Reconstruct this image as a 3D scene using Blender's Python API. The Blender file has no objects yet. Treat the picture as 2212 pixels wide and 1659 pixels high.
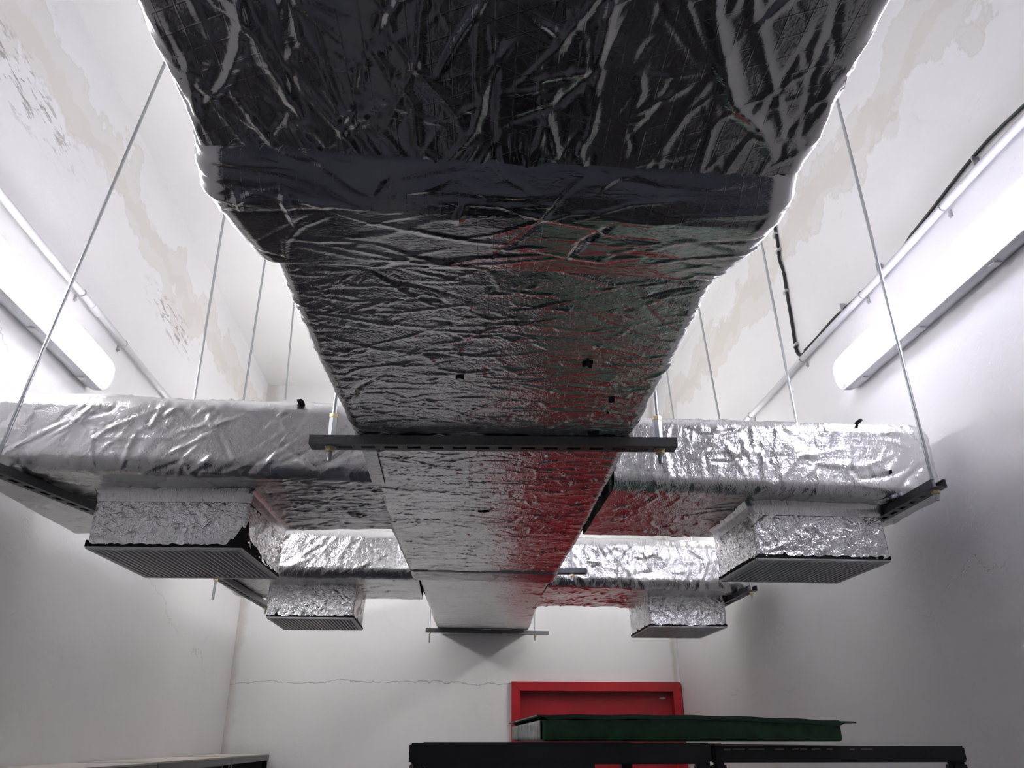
import bpy, bmesh, math, random
import numpy as np
from mathutils import Vector, Matrix
scene = bpy.context.scene
col = scene.collection
PI = math.pi
EYE = 1.75
YB = 4.91          # back wall
XL, XR = -1.355, 1.43
ZC = 4.05
YF = -1.7          # wall behind the camera

# ------------------------------------------------------------------ materials
def new_mat(name):
    m = bpy.data.materials.new(name); m.use_nodes = True
    nt = m.node_tree
    return m, nt, nt.nodes['Principled BSDF']
def simple(name, c, rough=.5, metal=0., bump=0., bscale=60., var=0., emit=None, estr=0.):
    m, nt, p = new_mat(name)
    p.inputs['Base Color'].default_value = (*c, 1)
    p.inputs['Roughness'].default_value = rough
    p.inputs['Metallic'].default_value = metal
    if emit:
        p.inputs['Emission Color'].default_value = (*emit, 1); p.inputs['Emission Strength'].default_value = estr
    if bump or var:
        tc = nt.nodes.new('ShaderNodeTexCoord'); n = nt.nodes.new('ShaderNodeTexNoise')
        n.inputs['Scale'].default_value = bscale; n.inputs['Detail'].default_value = 5
        nt.links.new(tc.outputs['Object'], n.inputs['Vector'])
        if bump:
            b = nt.nodes.new('ShaderNodeBump'); b.inputs['Strength'].default_value = bump; b.inputs['Distance'].default_value = .002
            nt.links.new(n.outputs['Fac'], b.inputs['Height']); nt.links.new(b.outputs['Normal'], p.inputs['Normal'])
        if var:
            r = nt.nodes.new('ShaderNodeValToRGB')
            r.color_ramp.elements[0].position = .35; r.color_ramp.elements[1].position = .65
            r.color_ramp.elements[0].color = (*[x*(1-var) for x in c], 1); r.color_ramp.elements[1].color = (*[min(1, x*(1+var)) for x in c], 1)
            nt.links.new(n.outputs['Fac'], r.inputs['Fac']); nt.links.new(r.outputs['Color'], p.inputs['Base Color'])
    return m

class NB:
    """tiny node builder"""
    def __init__(s, nt): s.nt = nt
    def n(s, t, **k):
        x = s.nt.nodes.new(t)
        for a, b in k.items(): setattr(x, a, b)
        return x
    def math(s, op, a, b=None, c=None, clamp=False):
        x = s.n('ShaderNodeMath', operation=op); x.use_clamp = clamp
        for i, v in enumerate((a, b, c)):
            if v is None: continue
            if hasattr(v, 'links') or hasattr(v, 'is_output'): s.nt.links.new(v, x.inputs[i])
            else: x.inputs[i].default_value = v
        return x.outputs[0]
    def ramp(s, v, lo, hi):
        x = s.n('ShaderNodeMapRange'); x.inputs['From Min'].default_value = lo; x.inputs['From Max'].default_value = hi
        x.clamp = True; s.nt.links.new(v, x.inputs['Value']); return x.outputs['Result']
    def noise(s, vec, scale, detail=4, rough=.5, dist=0., mul=None):
        if mul:
            mp = s.n('ShaderNodeMapping'); mp.inputs['Scale'].default_value = mul; s.nt.links.new(vec, mp.inputs['Vector']); vec = mp.outputs['Vector']
        x = s.n('ShaderNodeTexNoise'); x.inputs['Scale'].default_value = scale; x.inputs['Detail'].default_value = detail
        x.inputs['Roughness'].default_value = rough; x.inputs['Distortion'].default_value = dist
        s.nt.links.new(vec, x.inputs['Vector']); return x.outputs['Fac']
    def mix(s, f, a, b):
        x = s.n('ShaderNodeMix', data_type='RGBA')
        s.nt.links.new(f, x.inputs['Factor']) if hasattr(f, 'links') else setattr(x.inputs['Factor'], 'default_value', f)
        for k, v in (('A', a), ('B', b)):
            i = [q for q in x.inputs if q.name == k and q.type == 'RGBA'][0]
            if hasattr(v, 'links'): s.nt.links.new(v, i)
            else: i.default_value = (*v, 1)
        return [o for o in x.outputs if o.type == 'RGBA'][0]

def foil_mat(name, rough=.2, fine=1., stretch=(1, 1, 1), tone=.80, scrim=1., dull=.0):
    m, nt, p = new_mat(name); b = NB(nt)
    uv = b.n('ShaderNodeUVMap'); uv.uv_map = 'UVMap'; V = uv.outputs['UV']
    p.inputs['Metallic'].default_value = 1
    n0 = b.noise(V, 9, 3)
    c = b.mix(b.ramp(n0, .3, .7), (tone*.93, tone*.93, tone*.94), (tone, tone*.995, tone*1.0))
    nt.links.new(c, p.inputs['Base Color'])
    # fine crinkles: ridged noise, two scales, plus the scrim threads under the foil
    n1 = b.noise(V, 42, 3, .55, .6, mul=stretch)
    r1 = b.math('ABSOLUTE', b.math('SUBTRACT', n1, .5))
    n2 = b.noise(V, 120, 2, .5, .3, mul=stretch)
    r2 = b.math('ABSOLUTE', b.math('SUBTRACT', n2, .5))
    sep = b.n('ShaderNodeSeparateXYZ'); nt.links.new(V, sep.inputs[0])
    def lines(expr, pitch, w):
        f = b.math('FRACT', b.math('DIVIDE', expr, pitch)); d = b.math('ABSOLUTE', b.math('SUBTRACT', f, .5))
        return b.ramp(d, .5-w, .5)
    s1 = lines(sep.outputs[0], .021, .05)
    s2 = lines(b.math('ADD', sep.outputs[1], b.math('MULTIPLY', sep.outputs[0], .45)), .025, .05)
    s3 = lines(b.math('SUBTRACT', sep.outputs[1], b.math('MULTIPLY', sep.outputs[0], .45)), .025, .05)
    sc = b.math('MAXIMUM', s1, b.math('MAXIMUM', s2, s3))
    h = b.math('ADD', b.math('MULTIPLY', r1, 1.0), b.math('MULTIPLY', r2, .35))
    h = b.math('ADD', h, b.math('MULTIPLY', sc, .035*scrim))
    brushed = b.noise(V, 60, 2, .5, 0, mul=(12, .3, 1))
    h = b.math('ADD', h, b.math('MULTIPLY', brushed, .03))
    bp = b.n('ShaderNodeBump'); bp.inputs['Strength'].default_value = 1.0; bp.inputs['Distance'].default_value = .0045*fine
    nt.links.new(h, bp.inputs['Height']); nt.links.new(bp.outputs['Normal'], p.inputs['Normal'])
    rr = b.math('ADD', b.math('MULTIPLY', n0, .12), rough-.06)
    nt.links.new(rr, p.inputs['Roughness'])
    return m

def wall_mat(name, kind):
    m, nt, p = new_mat(name); b = NB(nt)
    tc = b.n('ShaderNodeTexCoord'); O = tc.outputs['Object']
    sep = b.n('ShaderNodeSeparateXYZ'); nt.links.new(O, sep.inputs[0]); X, Y, Z = sep.outputs
    base = b.mix(b.ramp(b.noise(O, 1.3, 5, .55), .3, .7), (.83, .825, .82), (.88, .877, .873))
    if kind in ('left', 'right'):
        # old damp stain running along the top of the wall
        wob = b.math('MULTIPLY', b.math('SUBTRACT', b.noise(O, 2.3, 7, .62), .5), .85)
        zz = b.math('ADD', Z, wob)
        ctr = 3.74 if kind == 'left' else 3.78
        d = b.math('ABSOLUTE', b.math('SUBTRACT', zz, ctr))
        band = b.math('SUBTRACT', 1., b.ramp(d, .125, .14))
        edge = b.math('SUBTRACT', 1., b.ramp(b.math('ABSOLUTE', b.math('SUBTRACT', d, .13)), .0, .012))
        base = b.mix(b.math('MULTIPLY', band, .5), base, (.72, .69, .62))
        base = b.mix(b.math('MULTIPLY', edge, .22), base, (.52, .47, .38))
        z2 = b.math('ADD', Z, b.math('MULTIPLY', b.math('SUBTRACT', b.noise(O, 3.7, 6, .6), .5), .5))
        band2 = b.math('SUBTRACT', 1., b.ramp(b.math('ABSOLUTE', b.math('SUBTRACT', z2, ctr-.02)), .05, .06))
        base = b.mix(b.math('MULTIPLY', band2, .3), base, (.66, .61, .53))
    spots = []
    if kind == 'left':
        for (cy, cz, ry, rz) in ((1.75, 3.56, .42, .12), (3.14, 3.53, .36, .10)):
            dy = b.math('DIVIDE', b.math('SUBTRACT', Y, cy), ry); dz = b.math('DIVIDE', b.math('SUBTRACT', Z, cz), rz)
            r = b.math('SQRT', b.math('ADD', b.math('MULTIPLY', dy, dy), b.math('MULTIPLY', dz, dz)))
            spots.append(b.math('SUBTRACT', 1., b.ramp(r, .4, 1.1)))
        reg = b.math('MAXIMUM', spots[0], spots[1])
        nz = b.noise(O, 24, 5, .7, .5, mul=(1, .45, 1.6))
        peel = b.math('MULTIPLY', b.ramp(nz, .545, .60), reg)
        base = b.mix(b.math('MULTIPLY', peel, .8), base, (.30, .27, .25))
    # scuffs and grime
    g1 = b.ramp(b.noise(O, 3.1, 8, .7, 1.5), .60, .72)
    base = b.mix(b.math('MULTIPLY', g1, .12), base, (.58, .56, .54))
    g2 = b.ramp(b.noise(O, 21, 4, .6, .4), .73, .78)
    base = b.mix(b.math('MULTIPLY', g2, .30), base, (.45, .42, .38))
    crack = None
    def crackline(coord, along, c0, amp, w, sc=4.):
        nn = b.noise(O, sc, 6, .65)
        v = b.math('ADD', coord, b.math('MULTIPLY', b.math('SUBTRACT', nn, .5), amp))
        return b.math('SUBTRACT', 1., b.ramp(b.math('ABSOLUTE', b.math('SUBTRACT', v, c0)), w*.3, w))
    if kind == 'back':
        crack = b.math('MULTIPLY', crackline(Z, X, 2.065, .13, .0035, 3.5), b.math('LESS_THAN', X, .37))
        base = b.mix(b.math('MULTIPLY', crack, .6), base, (.33, .31, .28))
        # stained strip and gap beside the left corner
        st = b.math('SUBTRACT', 1., b.ramp(b.math('ABSOLUTE', b.math('ADD', X, b.math('ADD', 1.335, b.math('MULTIPLY', b.math('SUBTRACT', b.noise(O, 5, 5, .6), .5), .12)))), .02, .06))
        base = b.mix(b.math('MULTIPLY', st, .45), base, (.50, .45, .38))
        st2 = b.math('SUBTRACT', 1., b.ramp(b.math('ABSOLUTE', b.math('SUBTRACT', X, b.math('ADD', 1.40, b.math('MULTIPLY', b.math('SUBTRACT', b.noise(O, 6, 5, .6), .5), .05)))), .004, .02))
        base = b.mix(b.math('MULTIPLY', st2, .45), base, (.48, .42, .33))
    elif kind in ('left', 'right'):
        c1 = crackline(b.math('ADD', Z, b.math('MULTIPLY', Y, .12 if kind == 'right' else .3)), Y, 2.38 if kind == 'right' else 3.4, .5, .003, 2.2)
        crack = b.math('MULTIPLY', c1, b.ramp(b.noise(O, 1.7, 2), .47, .55))
        base = b.mix(b.math('MULTIPLY', crack, .5), base, (.42, .40, .38))
        # cracks where it meets the back wall
        cc = b.math('SUBTRACT', 1., b.ramp(b.math('SUBTRACT', YB, b.math('ADD', Y, b.math('MULTIPLY', b.noise(O, 12, 5, .7), .05))), -.028, -.016))
        base = b.mix(b.math('MULTIPLY', cc, .6), base, (.32, .28, .24))
    nt.links.new(base, p.inputs['Base Color'])
    p.inputs['Roughness'].default_value = .48 if kind in ('left', 'right') else .6
    h = b.math('ADD', b.math('MULTIPLY', b.noise(O, 2.2, 3), 1.2), b.math('MULTIPLY', b.noise(O, 14, 5, .6, .6), .22))
    trow = b.ramp(b.noise(O, 9, 7, .75, 2.5, mul=(1, 1, .6)), .60, .70)
    h = b.math('ADD', h, b.math('MULTIPLY', trow, .10))
    if crack is not None: h = b.math('SUBTRACT', h, b.math('MULTIPLY', crack, .2))
    if spots: h = b.math('SUBTRACT', h, b.math('MULTIPLY', peel, .25))
    bp = b.n('ShaderNodeBump'); bp.inputs['Strength'].default_value = .6; bp.inputs['Distance'].default_value = .012
    nt.links.new(h, bp.inputs['Height']); nt.links.new(bp.outputs['Normal'], p.inputs['Normal'])
    return m

M = {}
M['foil'] = foil_mat('foil_crinkled', .20, .55)
M['foil_near'] = foil_mat('foil_loose', .17, .12, (1.3, .8, 1), scrim=4.)
M['foil_collar'] = foil_mat('foil_collar', .15, .22, (.6, 1.6, 1), scrim=1.6)
M['foil_cross'] = foil_mat('foil_streaked', .20, .7, (.9, 1.4, 1))
M['foil_smooth'] = foil_mat('foil_smooth', .27, .42, tone=.76)
M['foil_box'] = foil_mat('foil_box', .17, 1.3)
M['tape'] = foil_mat('foil_tape', .24, .4, (2, .6, 1), tone=.72, scrim=0)
M['insul'] = simple('black_insulation', (.012, .012, .013), .9, bump=.8, bscale=200)
M['zinc'] = simple('zinc_rod', (.42, .44, .45), .38, .85, bump=.3, bscale=400)
M['strut'] = simple('galvanised_strut', (.15, .155, .165), .42, .9, bump=.2, bscale=300, var=.12)
M['brass'] = simple('yellow_zinc_nut', (.72, .56, .30), .3, .9)
M['alu'] = simple('grey_aluminium', (.66, .66, .67), .45, .1)
M['blade'] = simple('grille_blade', (.85, .85, .86), .5, 0)
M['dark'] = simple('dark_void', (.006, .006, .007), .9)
M['wl'] = wall_mat('plaster_left', 'left'); M['wr'] = wall_mat('plaster_right', 'right')
M['wb'] = wall_mat('plaster_back', 'back'); M['wc'] = wall_mat('plaster_ceiling', 'ceil')
M['floor'] = simple('dark_floor_paint', (.055, .060, .092), .45, bump=.2, bscale=30, var=.3)
M['red'] = simple('red_gloss_paint', (.42, .015, .022), .32, bump=.1, bscale=20)
M['red2'] = simple('red_leaf_paint', (.36, .013, .02), .36, bump=.1, bscale=20)
M['silver'] = simple('silver_plate', (.5, .45, .45), .4, .6)
M['pvc'] = simple('grey_white_pvc', (.60, .60, .61), .42)
M['clip'] = simple('metal_clip', (.50, .50, .52), .35, .8)
M['cable'] = simple('black_cable', (.012, .012, .014), .45)
M['cablew'] = simple('grey_cable', (.55, .55, .56), .5)
M['hous'] = simple('lamp_housing', (.62, .63, .66), .45)
M['black'] = simple('black_steel', (.008, .008, .011), .5, bump=.2, bscale=80)
M['black2'] = simple('worn_black_steel', (.009, .008, .010), .6, bump=.5, bscale=120)
M['chip'] = simple('chipped_paint', (.20, .15, .13), .8, bump=1, bscale=300)
M['green'] = simple('green_paint', (.012, .065, .020), .38, bump=.15, bscale=30, var=.45)
M['greendark'] = simple('dark_green_rim', (.012, .050, .030), .4)
M['pale'] = simple('worn_pale_metal', (.33, .35, .33), .55, bump=.6, bscale=50, var=.45)
M['shelf'] = simple('beige_shelf_top', (.50, .46, .42), .55, var=.06, bscale=12)
M['shelff'] = simple('grey_shelf_steel', (.16, .155, .16), .5, bump=.1)
def tube_mat(name, c, s):
    m, nt, p = new_mat(name)
    p.inputs['Base Color'].default_value = (.9, .9, .9, 1)
    p.inputs['Emission Color'].default_value = (*c, 1); p.inputs['Emission Strength'].default_value = s
    return m
TUBE = 20.
M['tubeN'] = tube_mat('tube_neutral', (1., .975, .945), TUBE); M['tubeL'] = tube_mat('tube_left', (.98, .965, .97), TUBE); M['tubeR'] = tube_mat('tube_right', (.86, .83, 1.), TUBE)
def cover_mat():
    m, nt, p = new_mat('clear_ribbed_cover'); b = NB(nt)
    out = nt.nodes['Material Output']
    tr = b.n('ShaderNodeBsdfTransparent'); tr.inputs[0].default_value = (.97, .97, .98, 1)
    tl = b.n('ShaderNodeBsdfTranslucent'); tl.inputs[0].default_value = (.9, .9, .93, 1)
    gl = b.n('ShaderNodeBsdfGlossy'); gl.inputs['Roughness'].default_value = .12; gl.inputs[0].default_value = (.9, .9, .92, 1)
    tc = b.n('ShaderNodeTexCoord'); w = b.n('ShaderNodeTexWave'); w.bands_direction = 'Z'; w.inputs['Scale'].default_value = 55
    nt.links.new(tc.outputs['Object'], w.inputs['Vector'])
    bp = b.n('ShaderNodeBump'); bp.inputs['Distance'].default_value = .002; nt.links.new(w.outputs['Fac'], bp.inputs['Height'])
    nt.links.new(bp.outputs[0], gl.inputs['Normal'])
    m1 = b.n('ShaderNodeMixShader'); m1.inputs[0].default_value = .09
    nt.links.new(tr.outputs[0], m1.inputs[1]); nt.links.new(tl.outputs[0], m1.inputs[2])
    fr = b.n('ShaderNodeFresnel'); fr.inputs[0].default_value = 1.45
    m2 = b.n('ShaderNodeMixShader'); nt.links.new(fr.outputs[0], m2.inputs[0])
    nt.links.new(m1.outputs[0], m2.inputs[1]); nt.links.new(gl.outputs[0], m2.inputs[2])
    nt.links.new(m2.outputs[0], out.inputs['Surface']); nt.nodes.remove(p)
    return m
M['cover'] = cover_mat()

# ------------------------------------------------------------------ object helpers
def tag(o, label=None, cat=None, group=None, kind=None):
    if label: o['label'] = label
    if cat: o['category'] = cat
    if group: o['group'] = group
    if kind: o['kind'] = kind
    return o
def empty(name, loc, label, cat, group=None):
    o = bpy.data.objects.new(name, None); col.objects.link(o); o.location = loc; o.empty_display_size = .05
    tag(o, label, cat, group); bpy.context.view_layer.update()
    return o
def link(name, me, mat, parent=None):
    o = bpy.data.objects.new(name, me); col.objects.link(o)
    if mat: me.materials.append(mat)
    if parent:
        off = Vector((0, 0, 0)); q = parent
        while q: off += q.location; q = q.parent
        o.parent = parent; o.location = -off       # geometry is written in world space
    return o
def grid_mesh(P, UV=None, closed_u=False, smooth=True):
    """P: (nv, nu, 3) array"""
    nv, nu, _ = P.shape
    me = bpy.data.meshes.new('m')
    i = np.arange(nv-1)[:, None]*nu; j = np.arange(nu if closed_u else nu-1)[None, :]
    j2 = (j+1) % nu
    q = np.stack([i+j, i+j2, i+nu+j2, i+nu+j], -1).reshape(-1, 4)
    me.vertices.add(nv*nu); me.vertices.foreach_set('co', P.reshape(-1).astype(np.float32))
    me.loops.add(q.size); me.loops.foreach_set('vertex_index', q.reshape(-1).astype(np.int32))
    me.polygons.add(len(q)); me.polygons.foreach_set('loop_start', np.arange(0, q.size, 4, dtype=np.int32))
    me.polygons.foreach_set('loop_total', np.full(len(q), 4, dtype=np.int32))
    me.polygons.foreach_set('use_smooth', np.full(len(q), smooth))
    if UV is not None:
        U, V = UV   # 1D arrays of metric coords; U has nu(+1)
        l = me.uv_layers.new(name='UVMap')
        jj = np.arange(nu if closed_u else nu-1)
        Uf = np.array(U)
        a = np.stack([Uf[jj], Uf[jj+1], Uf[jj+1], Uf[jj]], -1)
        k = np.arange(nv-1); vb = np.stack([V[k], V[k], V[k+1], V[k+1]], -1)
        uvs = np.empty((nv-1, len(jj), 4, 2)); uvs[..., 0] = a[None]; uvs[..., 1] = vb[:, None]
        l.data.foreach_set('uv', uvs.reshape(-1).astype(np.float32))
    me.update(calc_edges=True); me.validate()
    return me
class MB:
    def __init__(s): s.bm = bmesh.new()
    def box(s, x0, x1, y0, y1, z0, z1, bev=0, mtx=None):
        r = bmesh.ops.create_cube(s.bm, size=1)
        vs = r['verts']
        bmesh.ops.scale(s.bm, verts=vs, vec=(x1-x0, y1-y0, z1-z0)); bmesh.ops.translate(s.bm, verts=vs, vec=((x0+x1)/2, (y0+y1)/2, (z0+z1)/2))
        if bev:
            es = list({e for v in vs for e in v.link_edges})
            rr = bmesh.ops.bevel(s.bm, geom=es, offset=bev, segments=2, affect='EDGES'); vs = list({v for f in rr['faces'] for v in f.verts} | {v for v in vs if v.is_valid})
        if mtx: bmesh.ops.transform(s.bm, matrix=mtx, verts=vs)
        return s
    def cyl(s, a, b, r, n=12, r2=None, caps=True):
        a = Vector(a); b = Vector(b); d = b-a
        rr = bmesh.ops.create_cone(s.bm, cap_ends=caps, segments=n, radius1=r, radius2=r if r2 is None else r2, depth=d.length)
        q = d.to_track_quat('Z', 'Y').to_matrix().to_4x4()
        bmesh.ops.transform(s.bm, matrix=Matrix.Translation((a+b)/2) @ q, verts=rr['verts'])
        return s
    def tube(s, pts, r, n=8, wob=None):
        pts = [Vector(p) for p in pts]; rings = []
        for i, p in enumerate(pts):
            t = (pts[min(i+1, len(pts)-1)]-pts[max(i-1, 0)]).normalized()
            u = t.cross(Vector((0, 0, 1)));  u = u if u.length > .1 else t.cross(Vector((1, 0, 0))); u.normalize(); w = t.cross(u)
            rings.append([s.bm.verts.new(p + u*r*math.cos(2*PI*k/n) + w*r*math.sin(2*PI*k/n)) for k in range(n)])
        for A, B in zip(rings, rings[1:]):
            for k in range(n): s.bm.faces.new((A[k], A[(k+1) % n], B[(k+1) % n], B[k]))
        s.bm.faces.new(rings[0][::-1]); s.bm.faces.new(rings[-1])
        return s
    def build(s, name, mat, parent=None, smooth=False):
        bmesh.ops.recalc_face_normals(s.bm, faces=s.bm.faces)
        me = bpy.data.meshes.new(name); s.bm.to_mesh(me); s.bm.free()
        if smooth:
            for p in me.polygons: p.use_smooth = True
            me.set_sharp_from_angle(angle=.7)
        return link(name, me, mat, parent)

# ------------------------------------------------------------------ foil
rng = np.random.default_rng(7)
def vnoise(U, V, su, sv, seed):
    """smooth value noise on the outer grid of coordinate arrays U (nu) V (nv), cell sizes su, sv"""
    g = np.random.default_rng(seed); T = g.uniform(-1, 1, (257, 257))
    u = U/su; v = V/sv
    iu = np.floor(u).astype(int); iv = np.floor(v).astype(int)
    fu = u-iu; fv = v-iv; fu = fu*fu*(3-2*fu); fv = fv*fv*(3-2*fv)
    a = T[iv % 257, iu % 257]; b_ = T[iv % 257, (iu+1) % 257]; c = T[(iv+1) % 257, iu % 257]; d = T[(iv+1) % 257, (iu+1) % 257]
    return (a*(1-fu)+b_*fu)*(1-fv)+(c*(1-fu)+d*fu)*fv
def foil_field(U, V, st):
    """height in metres over the unrolled surface; U perimeter, V along the sweep"""
    nu, nv = len(U), len(V); UU, VV = np.meshgrid(U, V)
    seed = st.get('seed', 1); g = np.random.default_rng(seed)
    H = np.zeros((nv, nu))
    # warped, rotated ridged noise: foil facets meeting in sharp creases
    wx = vnoise(UU, VV, .09, .09, seed+50)*.025; wy = vnoise(UU, VV, .09, .09, seed+51)*.025
    for k, (sc, an, ang, amp) in enumerate(st['ridge']):
        ca, sa = math.cos(ang), math.sin(ang)
        p = (UU+wx)*ca+(VV+wy)*sa + 20; q = -(UU+wx)*sa+(VV+wy)*ca + 20
        n = vnoise(p, q, sc*an, sc, seed+k)
        m = .55+.45*vnoise(UU+9, VV+9, .14, .14, seed+80+k)
        H += amp*m*(1-np.abs(n)*2.2)
    H += st.get('swell', .002)*vnoise(UU, VV, .18, .18, seed+9)
    # individual long creases
    L = U[-1]-U[0]; W = V[-1]-V[0]
    for (dens, angs, spread, lmin, lmax, amp, w, region) in st['crease']:
        u0, u1, v0, v1 = region or (U[0], U[-1], V[0], V[-1])
        for _ in range(int(dens*(u1-u0)*(v1-v0))):
            cu, cv = g.uniform(u0, u1), g.uniform(v0, v1)
            th = g.choice(angs)+g.normal(0, spread); ln = lmin+(lmax-lmin)*g.random()**2
            A = amp*g.uniform(.35, 1.)*(1 if g.random() < .72 else -1); ww = w*g.uniform(.5, 1.3)
            nseg = max(2, int(ln/.05)); pts = [(cu, cv)]; t = th
            for i in range(nseg):
                t += g.normal(0, .22); pts.append((pts[-1][0]+math.cos(t)*ln/nseg, pts[-1][1]+math.sin(t)*ln/nseg))
            pts = np.array(pts); lo = pts.min(0)-3*ww; hi = pts.max(0)+3*ww
            i0, i1 = np.searchsorted(U, (lo[0], hi[0])); j0, j1 = np.searchsorted(V, (lo[1], hi[1]))
            if i1-i0 < 2 or j1-j0 < 2: continue
            uu = UU[j0:j1, i0:i1]; vv = VV[j0:j1, i0:i1]; best = np.zeros_like(uu)
            for i in range(nseg):
                a, b_ = pts[i], pts[i+1]; d = b_-a; l2 = (d**2).sum()+1e-12
                tt = np.clip(((uu-a[0])*d[0]+(vv-a[1])*d[1])/l2, 0, 1)
                dist = np.hypot(uu-a[0]-tt*d[0], vv-a[1]-tt*d[1])
                s_ = (i+tt)/nseg; tap = np.sin(np.pi*np.clip(s_*.94+.03, 0, 1))**.6
                best = np.maximum(best, tap*np.clip(1-dist/(ww*(.4+tap)), 0, 1)**1.3)
            H[j0:j1, i0:i1] += A*best
    return H
def sweep(name, mat, parent, axis, stations, r, res, restop, style, ends=(0, 0), full=False, ragged=None, swind=None):
    """rounded-rectangle tube. axis: 'x','y' or 'z'. stations: (s, a0, a1, b0, b1); a = horizontal, b = vertical
    (for axis z: a = x, b = y). res = mesh step on the visible faces."""
    st = np.array(stations, float)
    s0, s1 = st[0, 0], st[-1, 0]
    if callable(res):
        S = [s0]
        while S[-1] < s1: S.append(S[-1]+res(S[-1]))
        S[-1] = s1; S = np.array(S)
    else: S = np.linspace(s0, s1, max(4, int(abs(s1-s0)/res)))
    rr = res(S.mean()) if callable(res) else res
    A0, A1, B0, B1 = (np.interp(S, st[:, 0], st[:, k]) for k in range(1, 5))
    R = np.full(len(S), r)
    # rounded ends: inset dims over the last r metres
    ins = np.zeros(len(S))
    for e, on in enumerate(ends):
        if on:
            dd = np.clip((S-s0) if e == 0 else (s1-S), 0, on); ins = np.maximum(ins, on*(1-np.sqrt(np.clip(1-(1-dd/on)**2, 0, 1))))
    A0, A1, B0, B1 = A0+ins, A1-ins, B0+ins, B1-ins
    wa = (A1-A0).mean(); hb = (B1-B0).mean()
    mres = (min(res(s) for s in S) if callable(res) else res) if swind is None else swind
    rt = mres if full else restop
    def cnt(l, q): return max(2, int(l/q))
    pieces = [('T', .5, 1, cnt(wa/2, rt)), ('TR', 0, 1, cnt(r*1.57, rt*.7)), ('Rt', 0, 1, cnt(hb-2*r, mres)), ('BR', 0, 1, cnt(r*1.57, mres)),
              ('B', 0, 1, cnt(wa-2*r, mres)), ('BL', 0, 1, cnt(r*1.57, mres)), ('Lt', 0, 1, cnt(hb-2*r, mres)), ('TL', 0, 1, cnt(r*1.57, rt*.7)), ('T', 0, .5, cnt(wa/2, rt))]
    PA, PB, NA, NB_ = [], [], [], []
    r_ = R
    for k, f0, f1, n in pieces:
        for i in range(n):
            f = f0+(f1-f0)*i/n
            if k == 'T': a = A0+r_+(A1-A0-2*r_)*f; b_ = B1; na, nb = 0, 1
            elif k == 'Rt': a = A1; b_ = B1-r_-(B1-B0-2*r_)*f; na, nb = 1, 0
            elif k == 'B': a = A1-r_-(A1-A0-2*r_)*f; b_ = B0; na, nb = 0, -1
            elif k == 'Lt': a = A0; b_ = B0+r_+(B1-B0-2*r_)*f; na, nb = -1, 0
            else:
                th = {'TR': PI/2, 'BR': 0, 'BL': -PI/2, 'TL': PI}[k]-f*PI/2; na, nb = math.cos(th), math.sin(th)
                ca = (A1-r_) if k in ('TR', 'BR') else (A0+r_); cb = (B1-r_) if k in ('TR', 'TL') else (B0+r_)
                a = ca+r_*na; b_ = cb+r_*nb
            PA.append(a+0*S); PB.append(b_+0*S); NA.append(na); NB_.append(nb)
    PA = np.array(PA).T; PB = np.array(PB).T; NA = np.array(NA); NB_ = np.array(NB_)   # (nv, nu)
    m = len(S)//2
    du = np.hypot(np.diff(PA[m], append=PA[m, 0]), np.diff(PB[m], append=PB[m, 0])); U = np.concatenate([[0], np.cumsum(du)])
    H = foil_field(U[:-1], S, style)
    # fade at the seam on top so that it closes
    seam = np.minimum(1, np.minimum(U[:-1], U[-1]-U[:-1])/.05); H *= seam[None]
    A = PA+H*NA; B = PB+H*NB_; SS = np.repeat(S[:, None], PA.shape[1], 1)
    if ragged:
        for e, amp in enumerate(ragged):
            if amp:
                w = np.clip(1-np.abs(S-(s0, s1)[e])/.04, 0, 1)[:, None]
                nn = vnoise(U[:-1], U[:-1]*0, .035, 1, 91+e)+.5*vnoise(U[:-1], U[:-1]*0, .011, 1, 92+e)
                SS = SS+w*amp*nn[None]*seam[None]
    P = np.stack({'y': (A, SS, B), 'x': (SS, A, B), 'z': (A, B, SS)}[axis], -1)
    me = grid_mesh(P, (U, S), closed_u=True)
    if ends[0] or ends[1]:
        bm = bmesh.new(); bm.from_mesh(me); bm.verts.ensure_lookup_table(); nu = P.shape[1]; n = len(bm.verts)
        if ends[0]: f = bm.faces.new([bm.verts[i] for i in range(nu)])
        if ends[1]: f = bm.faces.new([bm.verts[n-nu+i] for i in range(nu)])
        bm.to_mesh(me); bm.free()
    bm = bmesh.new(); bm.from_mesh(me); bmesh.ops.recalc_face_normals(bm, faces=bm.faces); bm.to_mesh(me); bm.free()
    o = link(name, me, mat, parent)
    return o

D90 = PI/2
S_near = dict(seed=11, swell=.003, ridge=[(.11, 1., 1.2, .0010), (.04, 1.6, 1.7, .0005)],
              crease=[(480, [1.25, 1.5, 1.75, 2.05], .2, .05, .30, .0026, .0048, None), (60, [1.2, 1.9], .25, .12, .40, .0044, .009, None), (150, [0, .2, -.2], .3, .03, .16, .0018, .0045, None), (120, [.9, 2.3], .3, .03, .14, .0024, .005, None)])
S_collar = dict(seed=23, swell=.003, ridge=[(.09, 3., 0, .0007)],
                crease=[(330, [0, .1, -.1, .25], .12, .06, .34, .0024, .0055, None), (60, [1.4, 1.1], .3, .03, .10, .0028, .005, None)])
S_mid = dict(seed=31, swell=.0022, ridge=[(.060, 1.7, 0, .0009), (.026, 1.5, .2, .0004)],
             crease=[(520, [0, .12, -.12], .18, .05, .26, .0021, .0050, None), (420, [1.2, 1.9, .8, 2.5], .3, .02, .07, .0027, .0052, None)])
S_far = dict(seed=41, swell=.003, ridge=[(.045, 3., 0, .0010)], crease=[(260, [0, .2, -.2], .25, .05, .2, .0020, .008, None)])
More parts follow.
